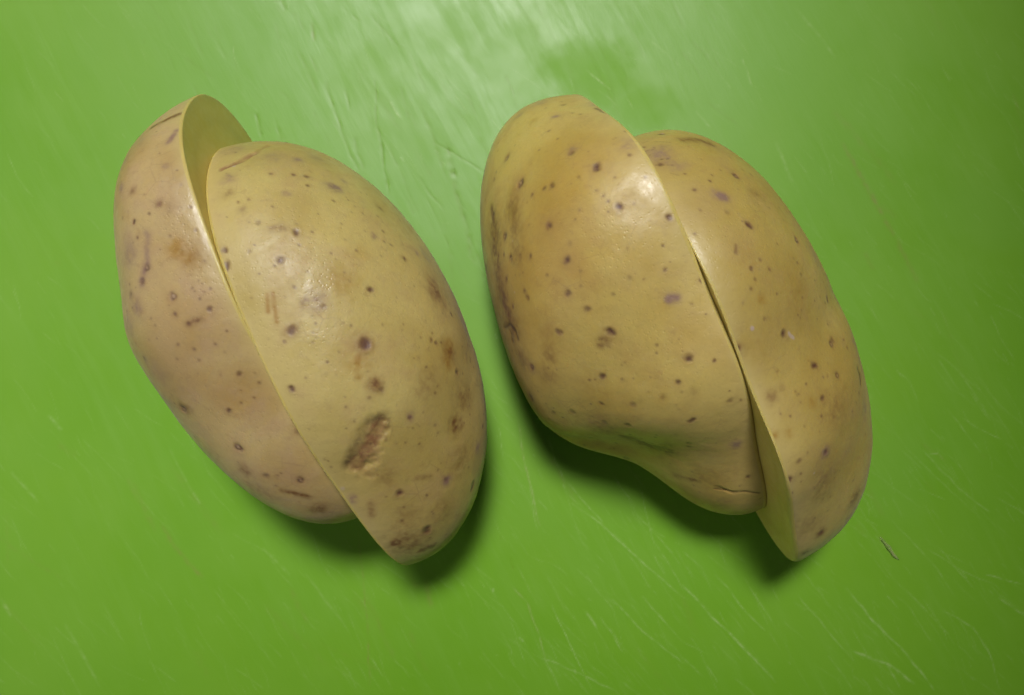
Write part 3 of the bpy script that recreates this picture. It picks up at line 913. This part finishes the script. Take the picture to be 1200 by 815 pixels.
def build_half(key, side, name_mat, bevel, seed, label, fleck_count, edge_mm):
    par = HALF_SHAPE[key]
    NP, NS = 620, 210
    # more points on the upper side
    t = np.linspace(0, 2 * np.pi, 4001)
    dens = 1.0 + 1.6 * sstep(-.5, .1, np.sin(t))
    cum = np.concatenate([[0], np.cumsum((dens[1:] + dens[:-1]) / 2)])
    ph = np.interp(np.linspace(0, cum[-1], NP, endpoint=False), cum, t)
    x = np.linspace(0, 1, NS + 1)[:-1]
    ps = (np.pi / 2) * (.18 * x ** 2 + .82 * x) * .9985 
    PH, PS = np.meshgrid(ph, ps, indexing='ij')
    L = half_surface(key, par, side, PH.ravel(), PS.ravel())
    pole = half_surface(key, par, side, np.array([0.0]), np.array([np.pi / 2]))
    L = np.concatenate([L, pole])
    # slid within the cut until it stands on the board
    P = to_world(par, side, L)
    lift = -P[:, 2].min() / math.cos(par[3])
    L[:, 1] = (L[:, 1] + lift) * HEIGHT_TRIM.get(key, 1.0)
    L[:, 2] += .012
    rim_h = L[:NP * NS].reshape(NP, NS, 3)[:, 0].copy()
    cen = rim_h.mean(0)
    # smoothly rounded cut edge
    dist = L[:, 2] - .012
    end = np.concatenate([np.cos(PH).ravel(), [0.0]])
    bev = bevel[0] + bevel[1] * sstep(.55, .95, end * bevel[2])
    k = np.clip(1 - dist / bev, 0, 1)
    shrink = bev * (1 - np.sqrt(np.maximum(1 - k ** 2, 0)))
    rad = L[:, :2] - cen[:2]
    rl = np.maximum(np.linalg.norm(rad, axis=1), 1e-6)
    L[:, :2] -= rad / rl[:, None] * shrink[:, None] * .8
    P = to_world(par, side, L)
    # normals
    n = NP * NS
    grid = P[:n].reshape(NP, NS, 3)
    du = np.roll(grid, -1, 0) - np.roll(grid, 1, 0)
    dv = np.gradient(grid, axis=1)
    Nn = np.cross(du, dv).reshape(-1, 3)
    Nn /= np.maximum(np.linalg.norm(Nn, axis=1), 1e-12)[:, None]
    mid = P.mean(0)
    if ((P[:n] - mid) * Nn).sum() < 0:
        Nn = -Nn
    Nn = np.concatenate([Nn, Nn.reshape(NP, NS, 3)[:, -1].mean(0)[None]])
    names = ('spot', 'halo', 'brown', 'ochre', 'grey', 'scar', 'dark', 'white')
    A = {k_: np.zeros(len(P)) for k_ in names}
    H = np.zeros(len(P))
    fade = sstep(0, 1.2, dist)
    warp = np.stack([noise3(P, .9, seed + 1), noise3(P, .9, seed + 2), noise3(P, .9, seed + 3)], 1)
    fine = fbm(P, 1.6, seed + 5, 2)
    slow = fbm(P, .75, seed + 6, 2)
    def at(pl):
        a = np.radians(np.array(pl, float))
        q = half_surface(key, par, side, a[:, 0], a[:, 1])
        q[:, 1] = (q[:, 1] + lift) * HEIGHT_TRIM.get(key, 1.0); q[:, 2] += .012
        return to_world(par, side, q)
    def mark(kind, r, s, pts3):
        lo, hi = pts3.min(0) - r * 3.2, pts3.max(0) + r * 3.2
        idx = np.nonzero(((P > lo) & (P < hi)).all(1))[0]
        if not len(idx):
            return
        d = seg_dist(P[idx] + warp[idx] * r * .30, pts3)
        f = fine[idx]
        def up(nm, val):
            A[nm][idx] = np.maximum(A[nm][idx], val)
        if kind == 's':
            up('spot', s * .98 * sstep(1.25, .15, d / r + .22 * f))
            up('halo', s * .8 * np.exp(-(d / (r * 1.35)) ** 2))
            H[idx] += -.16 * r * s * np.exp(-(d / (r * .7)) ** 2) + .05 * r * s * np.exp(-((d / r - 1.2) / .4) ** 2)
        elif kind == 'r':
            up('spot', s * .9 * np.exp(-((d / r - .55) / .36) ** 2) * np.clip(1 + .8 * f, .2, 1.2))
            up('halo', s * np.exp(-(d / (r * 1.4)) ** 2))
            up('white', s * .25 * sstep(.5, .15, d / r + .2 * f))
            H[idx] += -.18 * r * s * np.exp(-((d / r - .6) / .35) ** 2)
        elif kind == 'b':
            up('brown', min(s * 1.15, 1.0) * np.exp(-(d / (r * 1.15)) ** 2) * np.clip(1 + .55 * f, .1, 1.3))
        elif kind == 'o':
            up('ochre', s * 1.0 * np.exp(-(d / (r * 1.05)) ** 2) * np.clip(1 + .5 * f, .3, 1.25))
        elif kind == 'g':
            up('grey', min(s * 1.2, 1.0) * np.exp(-(d / (r * 1.15)) ** 2) * np.clip(1 + .5 * f, .2, 1.3))
        elif kind == 'x':
            f2 = slow[idx]
            m = sstep(1.3, .35, d / r + .30 * f2)
            up('scar', s * m * np.clip(.85 + .5 * f2, .3, 1))
            H[idx] += s * m * (-.30 + .08 * f2) * min(r / 1.2, 1.0)
        elif kind == 'D':
            m = np.exp(-(d / (r * .85)) ** 2)
            up('dark', s * .7 * m * np.clip(.8 + .5 * slow[idx], .2, 1.3))
            H[idx] += -.16 * r * s * m
        elif kind == 'k':
            m = np.exp(-(d / (r * .75)) ** 2)
            up('dark', s * .8 * m)
            H[idx] += -.8 * r * s * m
        elif kind == 'w':
            up('white', s * sstep(1.1, .5, d / r + .3 * f))
            H[idx] += .1 * r * s * np.exp(-(d / r) ** 2)
    for kind, r, s, pl in SKIN_MARKS[key]:
        mark(kind, r, s, at(pl))
    # small freckles all over, also round the sides the marks above leave bare
    rng = np.random.default_rng(seed)
    seen = np.radians(np.array([pl[0] for k_, _, _, pl in SKIN_MARKS[key]]))
    seenP = at([pl[0] for k_, _, _, pl in SKIN_MARKS[key]])
    for k_ in range(fleck_count):
        i = rng.integers(0, n)
        c = P[i]
        if dist[i] < 1.2:
            continue
        bare = np.sqrt(((seenP - c) ** 2).sum(1)).min()
        if bare > 9:
            mark(rng.choice(['s', 's', 'r', 'g', 'b']), rng.uniform(.45, 1.1), rng.uniform(.5, 1.0), c[None])
        elif bare > 1.2:
            mark('s', rng.uniform(.18, .34), rng.uniform(.25, .7), c[None])
    # low lumps of the tuber and shallow unevenness
    H += .12 * fbm(P, .11, seed + 7, 2) + .035 * fbm(P, .45, seed + 9, 3)
    P2 = P + Nn * (H * fade)[:, None]
    P2[:, 2] += -P2[:, 2].min() + .03
    # closed solid: the skin ends a little short of the cut, at a bare flesh band added to let light in,
    # and is turned in behind the cut face
    u, v, w = frame_of(par); w = w * side
    K0 = 3
    G = P2[:n].reshape(NP, NS, 3)
    rimP = G[:, 0]
    c3 = rimP.mean(0)
    SK = G[:, K0:]
    ns = NS - K0
    idx = (np.arange(NP)[:, None] * ns + np.arange(ns - 1)[None])
    nxt = (np.roll(np.arange(NP), -1)[:, None] * ns + np.arange(ns - 1)[None])
    quads = np.stack([idx, nxt, nxt + 1, idx + 1], -1).reshape(-1, 4)
    last = np.arange(NP) * ns + ns - 1
    b0 = NP * ns + 1
    tris = np.stack([last, np.roll(last, -1), np.full(NP, b0 - 1)], 1)
    startP = SK[:, 0]
    cap = c3 + w * 2.2
    inner = cap + (startP - c3) * .86
    V = np.concatenate([SK.reshape(-1, 3), P2[n:], inner, cap[None], startP])
    inn = b0 + np.arange(NP)
    rim2 = b0 + NP + 1 + np.arange(NP)
    quads = np.concatenate([quads, np.stack([rim2, inn, np.roll(inn, -1), np.roll(rim2, -1)], 1)])
    tris = np.concatenate([tris, np.stack([inn, np.full(NP, b0 + NP), np.roll(inn, -1)], 1)])
    edge = (.5 * np.exp(-np.maximum(dist, 0) / edge_mm) + .5 * np.exp(-np.maximum(dist, 0) / .8)) * np.clip(1 + .25 * fbm(P, .35, seed + 15, 2), .4, 1.2)
    cutoff = lambda a, fill: np.concatenate([a[:n].reshape(NP, NS)[:, K0:].ravel(), a[n:], np.full(2 * NP + 1, fill)])
    attrs = {k_: cutoff(np.clip(a, 0, 1) * sstep(0, .5, dist + .15), 0.0) for k_, a in A.items()}
    attrs['edge'] = cutoff(edge, 1.0)
    NnS = cutoff(Nn[:, 0], 0), cutoff(Nn[:, 1], 0), cutoff(Nn[:, 2], 0)
    base = np.array([c3[0], c3[1], 0.0]) + w * np.array([1, 1, 0]) * 12
    # orientation check so that faces look outward
    f0 = quads[ns * 5 + 20]
    a, b, c, _ = V[f0]
    if np.dot(np.cross(b - a, c - a), [q_[f0[0]] for q_ in NnS]) < 0:
        quads = quads[:, ::-1]; tris = tris[:, ::-1]
    root = bpy.data.objects.new('potato_half', None)
    root.empty_display_size = .01
    root.location = base * MM
    scene.collection.objects.link(root)
    root['label'] = label
    root['category'] = 'potato'
    root['group'] = 'potato halves on the green board'
    mesh_object('skin', V, quads, tris, name_mat, root, attrs, base)
    # cut face: a thin slab filling the rim
    NR = 46
    s = np.linspace(1, 0, NR + 1)[:-1] ** .8
    sub = np.arange(0, NP, 2)
    rp = rimP[sub]; m = len(sub)
    ringP = c3 + (rp[None] - c3) * s[:, None, None]
    flat = ringP.reshape(-1, 3)
    saw = .012 * np.sin(((flat - c3) @ v) * 1.1 + fbm(flat, .2, seed + 30, 2) * 2) + .08 * fbm(flat, .3, seed + 31, 2)
    inset = np.repeat(sstep(1.0, .93, s), m)
    flat = flat + w * ((.05 + saw * .5) * inset)[:, None]
    band = G[sub][:, 1:K0 + 1].transpose(1, 0, 2)              # outward over the added bare band
    bend = band[-1]
    back = c3 + (rp - c3) * .74 + w * 2.6
    nd = NR * m + 1
    F = np.concatenate([flat, (c3 + w * .05)[None], flat[:m], band.reshape(-1, 3), bend, back, (c3 + w * 5.0)[None]])
    jm, jn = np.arange(m), np.roll(np.arange(m), -1)
    i0 = np.arange(NR - 1)[:, None] * m + jm[None]
    i1 = np.arange(NR - 1)[:, None] * m + jn[None]
    fq = np.stack([i0, i1, i1 + m, i0 + m], -1).reshape(-1, 4)
    lr_ = (NR - 1) * m
    ft = np.stack([lr_ + jm, lr_ + jn, np.full(m, NR * m)], 1)
    parts_q = [fq]
    for k_ in range(K0):
        o0, o1 = nd + k_ * m, nd + (k_ + 1) * m
        parts_q.append(np.stack([o0 + jn, o0 + jm, o1 + jm, o1 + jn], 1))
    o0, o1 = nd + (K0 + 1) * m, nd + (K0 + 2) * m
    parts_q.append(np.stack([o0 + jn, o0 + jm, o1 + jm, o1 + jn], 1))
    fq = np.concatenate(parts_q)
    ft = np.concatenate([ft, np.stack([o1 + jn, o1 + jm, np.full(m, o1 + m)], 1)])
    a, b, c, _ = F[m * 3 + 0], F[m * 3 + 1], F[m * 4 + 1], 0
    if np.dot(np.cross(b - a, c - a), w) > 0:
        fq = fq[:, ::-1]; ft = ft[:, ::-1]
    ring = np.concatenate([np.repeat(np.exp(-((s - .86) / .035) ** 2), m), np.zeros(len(F) - NR * m)])
    bare = np.concatenate([np.repeat(sstep(.96, 1.0, s), m), [0.0], np.ones(len(F) - NR * m - 1)])
    mesh_object('cut_face', F, fq, ft, FLESH, root, dict(ring=ring, bare=bare), base)
    return root

FLESH = flesh_material()
SKINS = {
    'A1': skin_material('tan_potato_skin', ((.43, .285, .100), (.53, .39, .160), (.43, .275, .155)), .31),
    'A2': skin_material('pale_potato_skin', ((.46, .34, .092), (.57, .45, .150), (.44, .285, .115)), .52),
    'B1': skin_material('golden_potato_skin', ((.475, .315, .066), (.575, .43, .115), (.40, .255, .060)), .77),
    'B2': skin_material('olive_potato_skin', ((.43, .30, .062), (.52, .39, .098), (.385, .255, .070)), .93),
}

build_half('A1', -1, SKINS['A1'], (.2, 0, 1), 101, 'pinkish tan potato half at far left, its pale cut face showing at the top', 240, 1.2)
build_half('A2', 1, SKINS['A2'], (.2, 0, 1), 202, 'potato half with a dug-out brown scar, leaning on the leftmost half', 240, 4.5)
build_half('B1', -1, SKINS['B1'], (.12, 1.1, -1), 303, 'golden potato half with a dent in its lower edge and many purple spots', 240, 4.5)
build_half('B2', 1, SKINS['B2'], (.15, 1.5, 1), 404, 'rightmost potato half, slid down, ending in a pointed lower tip', 240, 4.5)
# ------------------------------------------------------------------ small scraps
def shred_material():
    N = Nodes('damp_potato_shred')
    c = N.mix(N.ramp(N.noise(900, 3), .35, .65), (.22, .38, .07), (.38, .46, .16))
    N.put(N.b.inputs['Base Color'], c)
    N.b.inputs['Roughness'].default_value = .15
    N.b.inputs['Transmission Weight'].default_value = .3
    N.b.inputs['IOR'].default_value = 1.38
    return N.m

def build_shred():
    """a thin damp curl of flesh, closed all round, tapering at both ends."""
    path = np.array([(74.0, -38.2, .25), (74.9, -39.3, .42), (75.8, -40.4, .55), (76.6, -41.7, .45), (77.7, -42.7, .28)])
    t = np.linspace(0, 4, 41)
    c = np.stack([np.interp(t, np.arange(5), path[:, k]) for k in range(3)], 1)
    for _ in range(6):
        c[1:-1] = (c[:-2] + c[1:-1] * 2 + c[2:]) / 4
    d = np.gradient(c, axis=0); d /= np.linalg.norm(d, axis=1)[:, None]
    sd = np.cross(d, [0, 0, 1.0]); sd /= np.linalg.norm(sd, axis=1)[:, None]
    up = np.cross(sd, d)
    M = 12
    a = np.linspace(0, 2 * np.pi, M, endpoint=False)
    tt = t / 4
    wid = 0.06 + .30 * np.sin(np.pi * tt) ** .7 * (1 + .25 * np.sin(tt * 17))
    thk = .06 + .16 * np.sin(np.pi * tt)
    V = c[:, None] + sd[:, None] * (np.cos(a)[None] * wid[:, None])[..., None] + up[:, None] * (np.sin(a)[None] * thk[:, None])[..., None]
    V = V.reshape(-1, 3)
    V[:, 2] -= V[:, 2].min() - .03
    i = np.arange(40)[:, None] * M
    j = np.arange(M)[None]; j1 = np.roll(np.arange(M), -1)[None]
    q = np.stack([i + j, i + j1, i + M + j1, i + M + j], -1).reshape(-1, 4)
    n = len(V)
    V = np.concatenate([V, c[:1], c[-1:]])
    V[n:, 2] = (V[0:M, 2].mean(), V[n - M:n, 2].mean())
    tr = np.concatenate([np.stack([np.roll(np.arange(M), -1), np.arange(M), np.full(M, n)], 1),
                         np.stack([40 * M + np.arange(M), 40 * M + np.roll(np.arange(M), -1), np.full(M, n + 1)], 1)])
    base = np.array([75.8, -40.4, 0.0])
    o = mesh_object('potato_shred', V, q, tr, shred_material(), None, None, base)
    o.location = base * MM
    o['label'] = 'tiny damp shred on the green board beside the rightmost potato half'
    o['category'] = 'food scrap'

build_shred()
